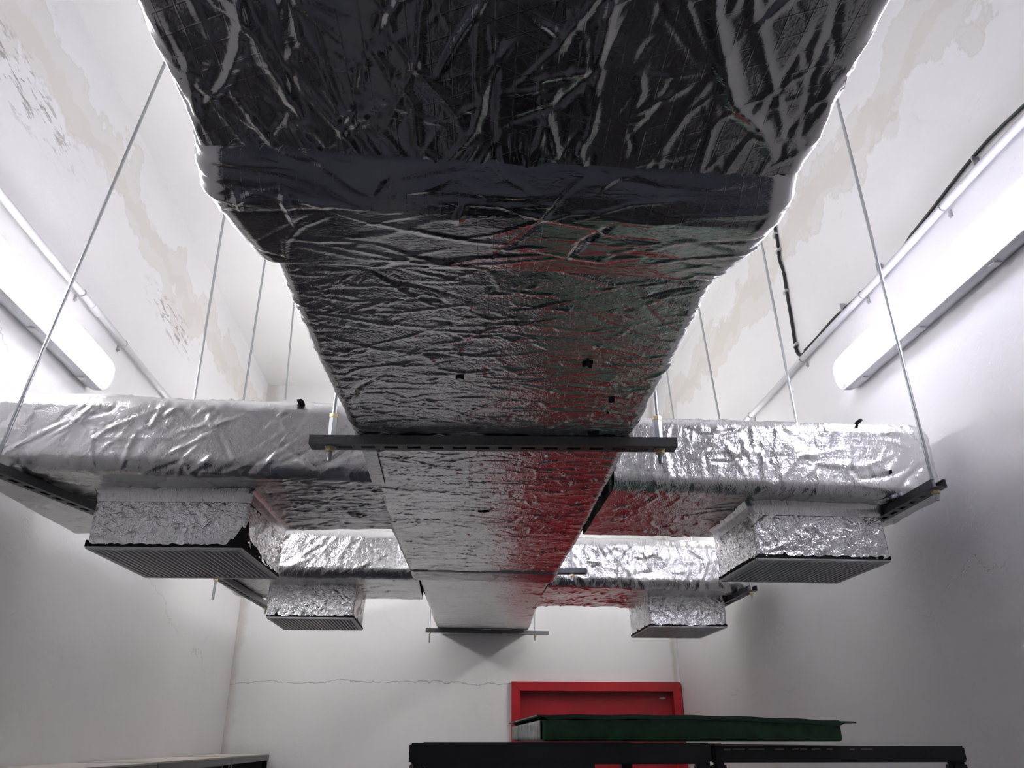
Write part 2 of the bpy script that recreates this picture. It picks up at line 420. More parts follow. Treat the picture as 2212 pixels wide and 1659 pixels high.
def s_branch(seed, angs, k=1., sm=.0007):
    return dict(seed=seed, swell=.003, ridge=[(.055, 1.5, angs[0], .0010*k), (.03, 1.6, angs[0], sm*k)], crease=[(110*k, angs, .3, .05, .28, .0038, .010, None), (120*k, angs, .5, .02, .08, .0026, .007, None)])

# ------------------------------------------------------------------ room
def plane(name, pts, mat, n=1, kind='structure'):
    me = bpy.data.meshes.new(name); me.from_pydata(pts, [], [tuple(range(len(pts)))]); me.update()
    o = link(name, me, mat); o['kind'] = kind; return o
def slab(name, x0, x1, y0, y1, z0, z1, mat):
    o = MB().box(x0, x1, y0, y1, z0, z1).build(name, mat); o['kind'] = 'structure'; return o
T = .15
# the left wall leans out a little towards the top
b = MB(); b.box(XL-T, XL, YF, YB, 0, ZC)
for v in b.bm.verts: v.co.x += -.0268*(v.co.z-3.0)
o = b.build('wall_left', M['wl']); o['kind'] = 'structure'
slab('wall_right', XR, XR+T, YF, YB, 0, ZC, M['wr'])
b = MB()   # back wall with the opening of the door
DX0, DX1, DZ = .385, 1.425, 2.06
b.box(XL-T, DX0, YB, YB+T, 0, ZC); b.box(DX0, DX1, YB, YB+T, DZ, ZC); b.box(DX1, XR+T, YB, YB+T, 0, ZC)
o = b.build('wall_back', M['wb']); o['kind'] = 'structure'
slab('wall_front', XL-T, XR+T, YF-T, YF, 0, ZC, M['wc'])
slab('floor', XL-T, XR+T, YF-T, YB+T, -.1, 0, M['floor'])
slab('ceiling', XL-T-.05, XR+T, YF-T, YB+T, ZC, ZC+.12, M['wc'])
# red steel door
d = empty('door_1', ((DX0+DX1)/2, YB, 0), 'red steel door with a mitred red frame in the back wall', 'door'); d['kind'] = 'structure'
fw = .052
b = MB()
yy0, yy1 = YB-.028, YB+.07
def prism(bm, poly, y0, y1):
    va = [bm.verts.new((x, y0, z)) for x, z in poly]; vb = [bm.verts.new((x, y1, z)) for x, z in poly]; n = len(poly)
    bm.faces.new(va); bm.faces.new(vb[::-1])
    for i in range(n): bm.faces.new((va[i], va[(i+1) % n], vb[(i+1) % n], vb[i]))
fx0, fx1, fz = .366, 1.424, 2.078
prism(b.bm, [(fx0, 0), (fx0+fw, 0), (fx0+fw, fz-fw-.0008), (fx0, fz-.0008)], yy0, yy1)
b.build('door_jamb', M['red'], d)
b = MB(); prism(b.bm, [(fx0+.0008, fz), (fx0+fw+.0008, fz-fw), (fx1-fw-.0008, fz-fw), (fx1-.0008, fz)], yy0, yy1); b.build('door_head', M['red'], d)
b = MB(); prism(b.bm, [(fx1-fw, 0), (fx1, 0), (fx1, fz-.0008), (fx1-fw, fz-fw-.0008)], yy0, yy1); b.build('door_jamb', M['red'], d)
lf = MB().box(fx0+fw, fx1-fw, YB+.035, YB+.075, .01, fz-fw).build('door_leaf', M['red2'], d)
o = MB().box(1.30, 1.335, YB+.0325, YB+.0365, 1.985, 1.993).build('door_plate', M['silver'], lf); o['label'] = 'small silver plate'
MB().box(fx0+fw+.05, fx0+fw+.16, YB+.0, YB+.035, 1.0, 1.03, .005).build('door_handle', M['silver'], lf)

# ------------------------------------------------------------------ main duct
md = empty('main_duct', (.06, 1.2, 2.35), 'wide foil-wrapped main air duct running overhead to the back wall', 'air duct')
ZB = 2.352; ZT = 2.60
resn = lambda s: .0028 if .25 < s < 1.7 else (.004 if .1 < s < 3 else (.006 if s > .1 else .03))
sec1 = [(-1.69, -.32, .385, ZB+.006, ZT), (0, -.32, .386, ZB+.006, ZT), (.45, -.318, .388, ZB+.004, ZT), (.66, -.312, .396, ZB+.002, ZT)]
o = sweep('duct_section', M['foil_near'], md, 'y', sec1, .022, resn, .03, S_near, ragged=(0, .006), swind=.0032)
o['label'] = 'loosely wrapped dark-reflecting section nearest the viewer'
sec2 = [(.655, -.308, .388, ZB+.006, ZT), (.662, -.318, .398, ZB-.000, ZT+.01), (.70, -.326, .406, ZB-.011, ZT+.01), (.735, -.328, .406, ZB-.016, ZT+.01),
        (.80, -.314, .398, ZB-.012, ZT+.01), (.87, -.296, .382, ZB-.006, ZT+.006), (.885, -.28, .37, ZB+.006, ZT)]
o = sweep('joint_collar', M['foil_collar'], md, 'y', sec2, .038, .0028, .03, S_collar); o['label'] = 'bulging foil collar over the joint'
sec3 = [(.865, -.274, .368, ZB, ZT), (1.57, -.234, .386, ZB, ZT), (2.3, -.215, .408, ZB, ZT), (2.965, -.186, .412, ZB+.002, ZT)]
o = sweep('duct_section', M['foil'], md, 'y', sec3, .024, resn, .03, S_mid, ragged=(0, .004), swind=.0034)
o['label'] = 'crinkled middle section of the duct'
sec4 = [(2.955, -.178, .404, ZB+.006, ZT), (2.966, -.188, .414, ZB-.002, ZT+.008), (3.06, -.180, .412, ZB-.018, ZT+.008), (3.10, -.174, .408, ZB-.012, ZT+.006), (3.12, -.160, .40, ZB+.01, ZT)]
o = sweep('joint_collar', M['foil_smooth'], md, 'y', sec4, .03, .006, .03, dict(S_collar, crease=S_collar['crease'][:1]))
sec5 = [(3.09, -.164, .402, ZB, ZT), (4.0, -.128, .432, ZB, ZT), (4.905, -.092, .468, ZB, ZT)]
o = sweep('duct_section', M['foil_cross'], md, 'y', sec5, .025, .007, .03, S_far, ragged=(0, .006)); o['label'] = 'far section of the duct ending at the back wall'

# torn holes in the foil
def tear(parent, cx, cy, z, sx, sy, seed, name='foil_tear'):
    g = random.Random(seed); b = MB(); n = 18
    pts = []
    for i in range(n):
        a = 2*PI*i/n; k = g.choice((.35, .6, .8, 1.15))*g.uniform(.85, 1.1)
        pts.append((cx+sx*k*math.cos(a), cy+sy*k*math.sin(a)))
    lo = [b.bm.verts.new((x, y, z-.0045+g.uniform(-.001, .001))) for x, y in pts]; hi = [b.bm.verts.new((x, y, z+.008)) for x, y in pts]
    b.bm.faces.new(lo); b.bm.faces.new(hi[::-1])
    for i in range(n): b.bm.faces.new((lo[i], lo[(i+1) % n], hi[(i+1) % n], hi[i]))
    o = b.build(name, M['insul'], parent); o['label'] = 'torn hole showing black insulation'; return o
for cx, cy, sx, sy, sd in ((.220, 1.152, .011, .010, 1), (.295, 1.304, .007, .004, 2), (.288, 1.478, .011, .007, 3), (.073, 2.096, .019, .008, 4), (.298, 1.36, .0025, .0025, 5), (-.002, 1.221, .010, .004, 6)):
    tear(md, cx, cy, ZB, sx, sy, sd)
# strip of tape along the left underside
sweep('foil_tape', M['tape'], md, 'x', [(-.222, 1.60, 1.86, ZB-.0035, ZB+.004), (-.190, 1.60, 1.86, ZB-.0035, ZB+.004)], .0015, .004, .004, dict(seed=5, swell=0, ridge=[], crease=[]))

# ------------------------------------------------------------------ branch ducts with outlet boxes
GB = 'branch ducts crossing the main duct'
def outlet(parent, x0, x1, y0, y1, zb, zt, seed, mat, band, torn=None, rot=0):
    stn = [(zb, x0, x1, y0, y1), (zb+.03, x0, x1, y0, y1), (zt, x0-.003, x1+.003, y0-.003, y1+.003)]
    sty = dict(seed=seed, swell=.002, ridge=[(.030, 1.2, .9, .0022), (.014, 1., .2, .0009)], crease=[(1500, [0, 1.5, .8, 2.3], .4, .02, .12, .0030, .005, None)])
    bx = sweep('outlet_box', mat, parent, 'z', stn, .010, .004, .004, sty, full=True, ragged=(.004, 0))
    bx['label'] = 'foil-wrapped outlet box under the branch duct'
    if band:
        e = .003
        stn = [(zt-.038, x0-e, x1+e, y0-e, y1+e), (zt-.012, x0-e-.004, x1+e+.004, y0-e-.004, y1+e+.004), (zt+.002, x0-.018, x1+.018, y0-.018, y1+.018)]
        sweep('tape_band', M['tape'], bx, 'z', stn, .012, .005, .005, dict(seed=seed+3, swell=.001, ridge=[(.03, 1, 0, .0006)], crease=[(500, [1.4, .2], .4, .01, .04, .0016, .004, None)]), full=True)
    # black insulation edge just above the grille
    e = .0012
    g = random.Random(seed); b = MB(); z1 = zb+.004; z0 = zb-.004
    per = []
    step = .008
    for (ax, ay, bx_, by_) in ((x0-e, y0-e, x1+e, y0-e), (x1+e, y0-e, x1+e, y1+e), (x1+e, y1+e, x0-e, y1+e), (x0-e, y1+e, x0-e, y0-e)):
        L = math.hypot(bx_-ax, by_-ay); n = int(L/step)
        for i in range(n):
            f = i/n; x = ax+(bx_-ax)*f; y = ay+(by_-ay)*f
            hgt = g.uniform(-.003, .0025)
            if torn: hgt += torn(x, y)*g.uniform(.75, 1.)
            if g.random() < .03: hgt += .01
            per.append((x, y, hgt))
    lo = [b.bm.verts.new((x, y, z0)) for x, y, h in per]; hi = [b.bm.verts.new((x, y, z1+h)) for x, y, h in per]
    cx, cy = (x0+x1)/2, (y0+y1)/2
    hin = [b.bm.verts.new((x+(cx-x)*.02, y+(cy-y)*.02, z1+h)) for x, y, h in per]; lin = [b.bm.verts.new((x+(cx-x)*.02, y+(cy-y)*.02, z0)) for x, y, h in per]
    n = len(per)
    for i in range(n):
        j = (i+1) % n
        b.bm.faces.new((lo[i], lo[j], hi[j], hi[i])); b.bm.faces.new((hi[i], hi[j], hin[j], hin[i])); b.bm.faces.new((lin[i], lin[j], lo[j], lo[i]))
    q = b.build('insulation_edge', M['insul'], bx); q['label'] = 'ragged black insulation edge'
    # grille
    f = .017; zg = zb-.010; b = MB()
    b.box(x0, x1, y0, y0+f, zg, zb, .0015); b.box(x0, x1, y1-f, y1, zg, zb, .0015)
    b.box(x0, x0+f, y0+f, y1-f, zg, zb, .0015); b.box(x1-f, x1, y0+f, y1-f, zg, zb, .0015)
    gf = b.build('grille_frame', M['alu'], bx)
    b = MB(); n = int((x1-x0-2*f)/.0142)
    for i in range(n):
        xx = x0+f+(i+.5)*(x1-x0-2*f)/n
        v = [b.bm.verts.new(c) for c in ((xx-.0032, y0+f, zg+.001), (xx+.0018, y0+f, zg+.001), (xx+.0018, y0+f, zb+.008), (xx-.0010, y0+f, zb+.008),
                                          (xx-.0032, y1-f, zg+.001), (xx+.0018, y1-f, zg+.001), (xx+.0018, y1-f, zb+.008), (xx-.0010, y1-f, zb+.008))]
        for q in ((0, 1, 2, 3), (4, 5, 6, 7), (0, 1, 5, 4), (1, 2, 6, 5), (2, 3, 7, 6), (3, 0, 4, 7)): b.bm.faces.new([v[k] for k in q])
    b.build('grille_blades', M['blade'], bx)
    b = MB(); b.box(x0+.004, x1-.004, y0+.004, y1-.004, zb+.02, zb+.026); b.build('box_shade_sheet', M['dark'], bx)  # added near-black sheet, paints the shaded inside of the box behind the blades
    if rot:
        c = Vector((x0, y0, 0)); bx.matrix_local = Matrix.Translation(bx.location) @ Matrix.Translation(c) @ Matrix.Rotation(rot, 4, 'Z') @ Matrix.Translation(-c)
    return bx
def branch(label, stations, ends, style, mat, r, res=.0045):
    s = stations; mx = (s[0][0]+s[-1][0])/2
    e = empty('branch_duct', (mx, (s[0][1]+s[0][2])/2, s[0][3]), label, 'air duct', GB)
    o = sweep('duct_body', mat, e, 'x', stations, r, res, .03, style, ends=ends)
    return e
zt = 2.562
# near left
eL1 = branch('left near foil branch duct, its outlet box torn open along one edge',
   [(-1.235, 1.79, 2.475, 2.345, zt), (-1.0, 1.795, 2.44, 2.347, zt), (-.6, 1.805, 2.395, 2.35, zt+.002), (-.20, 1.825, 2.375, 2.352, zt+.004)],
   (.03, 0), dict(s_branch(61, [.7, .9, 2.2, 1.5], 1.0), crease=[(150, [.7, .9, 2.3], .25, .05, .28, .0034, .007, None), (120, [0, 1.5, .8], .5, .02, .08, .0024, .005, None), (900, [1.45, 1.6, 1.7], .15, .03, .20, .0030, .0055, (.50, 1.02, -.56, -.20)), (250, [1.5, 1.65], .2, .04, .3, .0022, .006, (.50, 1.02, -1.2, -.56)), (420, [.75, .9, 1.1], .15, .06, .22, .0036, .007, (1.03, 1.26, -.85, -.2)), (120, [.1, 1.5, 2.2], .3, .05, .2, .003, .007, (1.03, 1.26, -1.2, -.8))]), M['foil_smooth'], .042)
def torn1(x, y): return .030*max(0, min(1, 1-abs(x+.545)/.012))*math.exp(-((y-2.03)/.12)**2)+.05*math.exp(-((x+.553)/.02)**2-((y-1.965)/.03)**2)
outlet(eL1, -.943, -.548, 1.955, 2.335, 2.20, 2.352, 71, M['foil_box'], True, torn1, -.035)
# near right
eR1 = branch('right near foil branch duct crossed by a long horizontal fold',
   [(.41, 1.845, 2.375, 2.352, zt+.004), (.9, 1.86, 2.375, 2.35, zt+.010), (1.25, 1.872, 2.37, 2.348, zt+.014), (1.345, 1.875, 2.37, 2.346, zt+.014)],
   (0, .03), dict(s_branch(62, [.1, .3, -.2, 2.8], 1.8, .0009), crease=[(260, [.1, .35, -.25, -.5], .2, .04, .16, .0034, .008, None), (90, [1.5, 1.75, 1.25], .15, .1, .5, .0042, .010, None)]), M['foil_cross'], .035)
outlet(eR1, .812, 1.187, 1.952, 2.262, 2.20, 2.352, 72, M['foil_box'], True)
# far left
eL2 = branch('left far foil branch duct behind the larger left box',
   [(-1.03, 3.09, 3.66, 2.35, zt), (-.5, 3.10, 3.655, 2.35, zt), (-.15, 3.12, 3.65, 2.352, zt)],
   (.05, 0), dict(s_branch(63, [.9, .7, 1.1], 2., .0009)), M['foil_cross'], .045, .006)
outlet(eL2, -.785, -.423, 3.285, 3.65, 2.222, 2.352, 73, M['foil_box'], False)
# far right
eR2 = branch('right far foil branch duct with a red reflection underneath, rounded end',
   [(.40, 3.22, 3.81, 2.352, zt+.01), (.9, 3.24, 3.81, 2.35, zt+.01), (1.36, 3.25, 3.81, 2.348, zt+.01)],
   (0, .05), dict(s_branch(64, [.1, -.4, 1.5, 2.6], 2.4, .0012)), M['foil_cross'], .045, .006)
outlet(eR2, .885, 1.24, 3.43, 3.82, 2.222, 2.352, 74, M['foil_box'], False)
# black tears on the top edges of the near branches
def flap(parent, x, y, z, w, h, seed):
    g = random.Random(seed); b = MB(); n = 14
    pts = [(x+w*g.uniform(.5, 1)*math.cos(2*PI*i/n), z+h*g.uniform(.5, 1)*math.sin(2*PI*i/n)) for i in range(n)]
    prism(b.bm, pts, y-.006, y+.02); o = b.build('foil_tear', M['insul'], parent); o['label'] = 'torn hole showing black insulation'
flap(eL1, -.42, 1.808, 2.553, .011, .005, 3)
flap(eR1, 1.135, 1.868, 2.572, .008, .006, 4)
flap(eR1, 1.19, 1.866, 2.42, .003, .007, 8)

# ------------------------------------------------------------------ trapeze hangers
GH = 'trapeze hangers holding the ducts'
def hanger(label, p0, p1, rods, ztop, coup=False, w=.038, h=.019, tail=.045, below=None):
    """channel from p0 to p1 (x,y) with its top at ztop; rods: (frac, top(x,y), tail)"""
    P0 = Vector((*p0, ztop)); P1 = Vector((*p1, ztop)); mid = (P0+P1)/2; L = (P1-P0).length
    e = empty('trapeze_hanger', mid, label, 'hanger', GH)
    ang = math.atan2(P1.y-P0.y, P1.x-P0.x); mt = Matrix.Translation(mid) @ Matrix.Rotation(ang, 4, 'Z')
    b = MB(); t = .0022
    b.box(-L/2, L/2, -w/2, -w/2+t, -h, 0, 0, mt); b.box(-L/2, L/2, w/2-t, w/2, -h, 0, 0, mt)       # sides
    b.box(-L/2, L/2, -w/2+t, -w/2+.008, -t, 0, 0, mt); b.box(-L/2, L/2, w/2-.008, w/2-t, -t, 0, 0, mt)   # lips
    sw = .0068; pitch = .05; sl = .030                                                              # slotted web
    b.box(-L/2, L/2, -w/2, -sw, -h-t, -h, 0, mt); b.box(-L/2, L/2, sw, w/2, -h-t, -h, 0, mt)
    n = int(L/pitch); x = -L/2
    for i in range(n+1):
        a = -L/2 + (L-n*pitch)/2 + i*pitch - (pitch-sl)/2; c = a+(pitch-sl)
        if i == 0: a = -L/2
        if i == n: c = L/2
        b.box(a, c, -sw, sw, -h-t, -h, 0, mt)
    b.build('channel', M['strut'], e)
    for (f, top, tl) in rods:
        q = P0.lerp(P1, f); bot = q+Vector((0, 0, -h-tl)); tp = Vector((*top, ZC))
        r = .0048
        # threaded rod: ridged profile
        b = MB(); b.cyl(bot, q, r, 10); b.cyl(q, tp, r, 10)
        rod = b.build('threaded_rod', M['zinc'], e, True)
        b = MB(); b.cyl(q+Vector((0, 0, -h-.0022-.010)), q+Vector((0, 0, -h-.0022)), .0105, 6); b.build('hex_nut', M['brass'], rod)
        b = MB(); b.cyl(q+Vector((0, 0, -h-.0024)), q+Vector((0, 0, -h-.0042)), .0125, 16); b.build('washer', M['zinc'], rod)
        if coup:
            b = MB(); b.cyl(q, q+Vector((0, 0, .047)), .0095, 6); b.build('coupling_nut', M['zinc'], rod)
            b = MB(); b.cyl(q+Vector((0, 0, .0475)), q+Vector((0, 0, .056)), .0105, 6); b.build('hex_nut', M['brass'], rod)
    return e
hanger('slotted channel hanger under the main duct, nearest across it, with brass-coloured nuts', (-.325, 1.545), (.475, 1.500), [(.055, (-.281, 1.60), .035), (.955, (.455, 1.545), .035)], 2.349, True)
hanger('thin hanger rail under the main duct beside its dark far collar', (-.305, 3.165), (.545, 3.09), [(.06, (-.262, 3.2), .03), (.93, (.49, 3.12), .03)], 2.397, False, .03)
hanger('last hanger rail under the main duct, close to the back wall', (-.165, 4.61), (.575, 4.69), [(.03, (-.155, 4.62), .06), (.89, (.49, 4.68), .035)], 2.35, False, .03)
hanger('slotted hanger under the left end of the near left branch duct', (-1.108, 1.735), (-.905, 2.49), [(.03, (-.955, 1.78), .03), (.94, (-.978, 2.44), .03)], 2.343)
hanger('slotted hanger under the right end of the near right branch duct', (1.205, 1.70), (1.235, 2.47), [(.03, (1.20, 1.70), .03), (.93, (1.19, 2.38), .03)], 2.344)
hanger('slotted hanger under the left end of the far left branch duct, one rod hanging low', (-.935, 3.0), (-.90, 3.78), [(.03, (-.965, 3.03), .085), (.96, (-.985, 3.75), .03)], 2.346)
hanger('hanger at the rounded right end of the far right branch duct', (1.265, 3.13), (1.27, 3.9), [(.03, (1.175, 3.15), .03), (.95, (1.21, 3.88), .03)], 2.346)

# ------------------------------------------------------------------ lamps
GL = 'fluorescent batten lights on the side walls'
def lamp(label, side, y0, y1, z, tm):
    """side -1 left wall, +1 right wall"""
    xw = XL-.0268*(z-3.0)+.004 if side < 0 else XR
    s = -side
    e = empty('batten_light', (xw, (y0+y1)/2, z), label, 'light fitting', GL)
    def prof(name, pts, mat, parent, inset=.0, ya=y0, yb=y1):
        # stations: rounded ends
        n = 8; S = []; k = inset
        ys = [ya+k*(1-math.cos(PI/2*i/n)) for i in range(n+1)]+[yb-k*(1-math.cos(PI/2*i/n)) for i in range(n, -1, -1)]
        sc = [math.sin(PI/2*i/n)*.55+.45 for i in range(n+1)]; sc = sc+sc[::-1]
        P = np.array([[(xw+s*(p[0] if p[0] < .035 else .035+(p[0]-.035)*q), y, z+p[1]*(.6+.4*q)) for p in pts] for y, q in zip(ys, sc)])
        me = grid_mesh(P, None, True)
        bm = bmesh.new(); bm.from_mesh(me); bm.verts.ensure_lookup_table(); nu = len(pts); N = len(bm.verts)
        bm.faces.new([bm.verts[i] for i in range(nu)]); bm.faces.new([bm.verts[N-nu+i] for i in range(nu)])
        bmesh.ops.recalc_face_normals(bm, faces=bm.faces); bm.to_mesh(me); bm.free()
        return link(name, me, mat, parent)
    w = .060
    h = prof('lamp_housing', [(-.001, -w*.75), (-.001, w*.75), (.028, w*.98), (.060, w), (.060, w*.96), (.038, w*.93), (.038, -w*.93), (.060, -w*.96), (.060, -w), (.028, -w*.98)], M['hous'], e, .02)
    w2 = w*.95; c = [(.058, -w2)]
    for i in range(15):
        a = PI*i/14; c.append((.061+.032*math.sin(a)**.7, -w2*math.cos(a)))
    c.append((.058, w2))
    cv = prof('lamp_cover', c, M['cover'], e, .03); cv['label'] = 'clear ribbed diffuser cover'
    MB().box(xw+s*.040 if s > 0 else xw-.046, xw+.046 if s > 0 else xw-.040, y0+.04, y1-.04, z-.045, z+.045, .002).build('reflector_tray', M['hous'], e)
    for dz in (-.026, .026):
        b = MB(); b.cyl((xw+s*.060, y0+.06, z+dz), (xw+s*.060, y1-.06, z+dz), .013, 16)
        t = b.build('lamp_tube', tm, e, True)
        for ya, yb in ((y0+.045, y0+.06), (y1-.06, y1-.045)):
            MB().cyl((xw+s*.060, ya, z+dz), (xw+s*.060, yb, z+dz), .0135, 16).build('tube_cap', M['alu'], t)
    for k in range(4):
        yy = y0+.12+(y1-y0-.24)*k/3
        for sg in (-1, 1):
            b = MB(); xa, xb = sorted((xw+s*.026, xw+s*.050)); za, zb_ = sorted((z+sg*(w+.001), z+sg*(w+.006)))
            b.box(xa, xb, yy-.012, yy+.012, za, zb_, .001); b.build('cover_clip', M['pvc'], e)
    return e
LZ = 2.945
lamp('lit tube light on the left wall above the left branch duct', -1, 1.27, 2.53, LZ, M['tubeL'])
lamp('lit tube light on the right wall with a bluish glow', 1, 1.06, 2.325, LZ, M['tubeR'])
lamp('tube light on the left wall hidden behind the near branch duct', -1, 3.15, 4.41, LZ, M['tubeN'])
lamp('tube light on the right wall hidden behind the near branch duct', 1, 3.1, 4.365, LZ, M['tubeN'])

# ------------------------------------------------------------------ conduits and cables
def xl(z): return XL-.0268*(z-3.0)
def conduit(label, side, z, y0, y1, clips, coups):
    r = .0125; xw = xl(z) if side < 0 else XR; s = -side; xc = xw+s*(r+.008)
    e = empty('wall_conduit', (xw, (y0+y1)/2, z), label, 'conduit', 'conduits along the side walls')
    b = MB(); n = 60; pts = [(xc, y0+(y1-y0)*i/n, z+.0025*math.sin(i*.7)) for i in range(n+1)]
    b.tube(pts, r, 14); b.build('conduit_pipe', M['pvc'], e, True)
    for y in clips:
        b = MB(); b.tube([(xc+s*.0035*0+ (r+.0015)*s*math.cos(a), y, z+(r+.0015)*math.sin(a)) for a in [(-100+200*i/10)*PI/180 for i in range(11)]], .0022, 6)
        b.box(*sorted((xw, xw+s*.004)), y-.006, y+.006, z-.034, z-.010); b.cyl((xw, y, z-.028), (xw+s*.010, y, z-.028), .0045, 8)
        b.build('saddle_clip', M['clip'], e, True)
    for y in coups:
        b = MB(); b.cyl((xc, y-.03, z), (xc, y+.03, z), r+.0022, 16); b.build('pipe_coupling', M['pvc'], e, True)
    return e
conduit('grey conduit pipe along the left wall above the light', -1, 3.165, -1.66, 4.88, (.6, 2.31, 2.68, 3.6, 4.5), (2.42,))
conduit('grey conduit pipe along the right wall above the light', 1, 3.178, -1.66, 4.88, (.7, 1.655, 2.135, 2.63, 3.22, 4.2), ())
# black cable that follows the right conduit
b = MB(); g = random.Random(4); pts = []
for i in range(120):
    y = -1.65+(2.62+1.65)*i/119
    off = .030+.010*math.sin(y*5.1)+.012*math.exp(-((y-2.35)/.12)**2)+.02*math.exp(-((y-1.45)/.2)**2)
    if abs(y-1.98) < .12: off *= .75
    pts.append((XR-.009, y, 3.178+off))
b.tube(pts, .0052, 8)
cab = b.build('power_cable', M['cable'], None, True); tag(cab, 'black cable running loosely on top of the right wall conduit', 'cable', None)
for y in (1.50, 2.02, 2.28):
    q = MB().box(XR-.022, XR-.001, y-.003, y+.003, 3.184, 3.232, .001).build('cable_tie', M['clip'], cab)
# drop cable from the ceiling
pts = [(XR-.008, 2.675, 4.04), (XR-.008, 2.675, 3.86), (XR-.008, 2.682, 3.76), (XR-.008, 2.69, 3.72), (XR-.008, 2.674, 3.64), (XR-.008, 2.680, 3.54), (XR-.008, 2.684, 3.40),
       (XR-.009, 2.690, 3.28), (XR-.009, 2.686, 3.245), (XR-.009, 2.668, 3.218), (XR-.010, 2.64, 3.207), (XR-.010, 2.60, 3.2045)]
def smooth(pts, k=6):
    out = []; P = [Vector(p) for p in pts]
    for i in range(len(P)-1):
        p0 = P[max(i-1, 0)]; p1 = P[i]; p2 = P[i+1]; p3 = P[min(i+2, len(P)-1)]
        for j in range(k):
            t = j/k; out.append(.5*((2*p1)+(-p0+p2)*t+(2*p0-5*p1+4*p2-p3)*t*t+(-p0+3*p1-3*p2+p3)*t**3))
    out.append(P[-1]); return out
dc = MB().tube(smooth(pts), .0068, 10).build('drop_cable', M['cable'], None, True)
tag(dc, 'dark cable dropping down the right wall to the conduit with metal clips', 'cable')
for z in (3.855, 3.765, 3.545, 3.275):
    b = MB(); b.box(XR-.018, XR-.001, 2.668, 2.698, z-.007, z+.007, .002); b.cyl((XR, 2.706, z), (XR-.010, 2.706, z), .004, 8); b.build('cable_clip', M['clip'], dc)

# ------------------------------------------------------------------ steel frames and green tray
fy0, fy1 = 1.50, 2.20
def frame_left():
    e = empty('steel_frame', (.2, 1.77, 0), 'black steel frame with a solid top band, left of the two under the green tray', 'frame', 'black steel frames')
    x0, x1 = -.073, .484; z1 = 1.747
    b = MB(); b.box(x0, x1, fy0, fy0+.03, z1-.036, z1, .004); b.build('top_rail', M['black'], e, True)
    b = MB(); b.box(x0, x1, fy1-.03, fy1, z1-.036, z1, .004); b.build('top_rail', M['black'], e, True)
    for x in (x0, x1-.03):
        MB().box(x, x+.03, fy0+.03, fy1-.03, z1-.034, z1-.002, .003).build('side_rail', M['black'], e, True)
        for y in (fy0+.001, fy1-.031): MB().box(x+.001, x+.029, y, y+.028, 0, z1-.036, .003).build('leg', M['black'], e, True)
    MB().box(x0+.03, .262, fy0+.004, fy0+.012, 1.1, z1-.036).build('front_panel', M['black'], e)
    MB().box(x0+.03, x1-.03, fy0+.03, fy1-.03, .5, .52).build('lower_shelf', M['black'], e)
    b = MB(); g = random.Random(3)
    pts = [(x0+.006+.005*g.uniform(.6, 1)*math.cos(2*PI*i/12), z1-.041+.009*g.uniform(.6, 1)*math.sin(2*PI*i/12)) for i in range(12)]
    prism(b.bm, pts, fy0-.0006, fy0+.004); q = b.build('paint_chip', M['chip'], e); q['label'] = 'pale chipped paint patch'
def frame_right():
    e = empty('steel_frame', (.75, 2.2, 0), 'worn black steel frame with an open front, right of the two under the green tray', 'frame', 'black steel frames')
    x0, x1 = .492, .985; z1 = 1.741; y0 = fy0+.012; fy1 = 2.95
    b = MB(); b.box(x0, x1, y0, y0+.03, z1-.028, z1, .003); rl = b.build('top_rail', M['black2'], e, True)
    b = MB(); b.box(x0, x1, fy1-.03, fy1, z1-.028, z1, .003); b.build('top_rail', M['black2'], e, True)
    for x, ww in ((x0, .024), (x1-.032, .032)):
        MB().box(x, x+ww, y0+.03, fy1-.03, z1-.026, z1-.002, .003).build('side_rail', M['black2'], e, True)
        for y in (y0+.001, fy1-.031): MB().box(x+.001, x+ww-.001, y, y+.028, 0, z1-.028, .004).build('leg', M['black2'], e, True)
    MB().box(x0+.03, x1-.034, y0+.03, fy1-.03, .5, .52).build('lower_shelf', M['black2'], e)
    # rubbed edge along the top of the front rail
    b = MB(); g = random.Random(8); x = x0+.02
    while x < .80:
        l = g.uniform(.008, .03); b.box(x, x+l, y0-.0006, y0+.003, z1-.0062-g.uniform(0, .0015), z1-.0042, 0); x += l+g.uniform(.0, .02)*(1+x)
    q = b.build('worn_edge', M['chip'], e); q['label'] = 'edge rubbed down to brown metal'
frame_left(); frame_right()
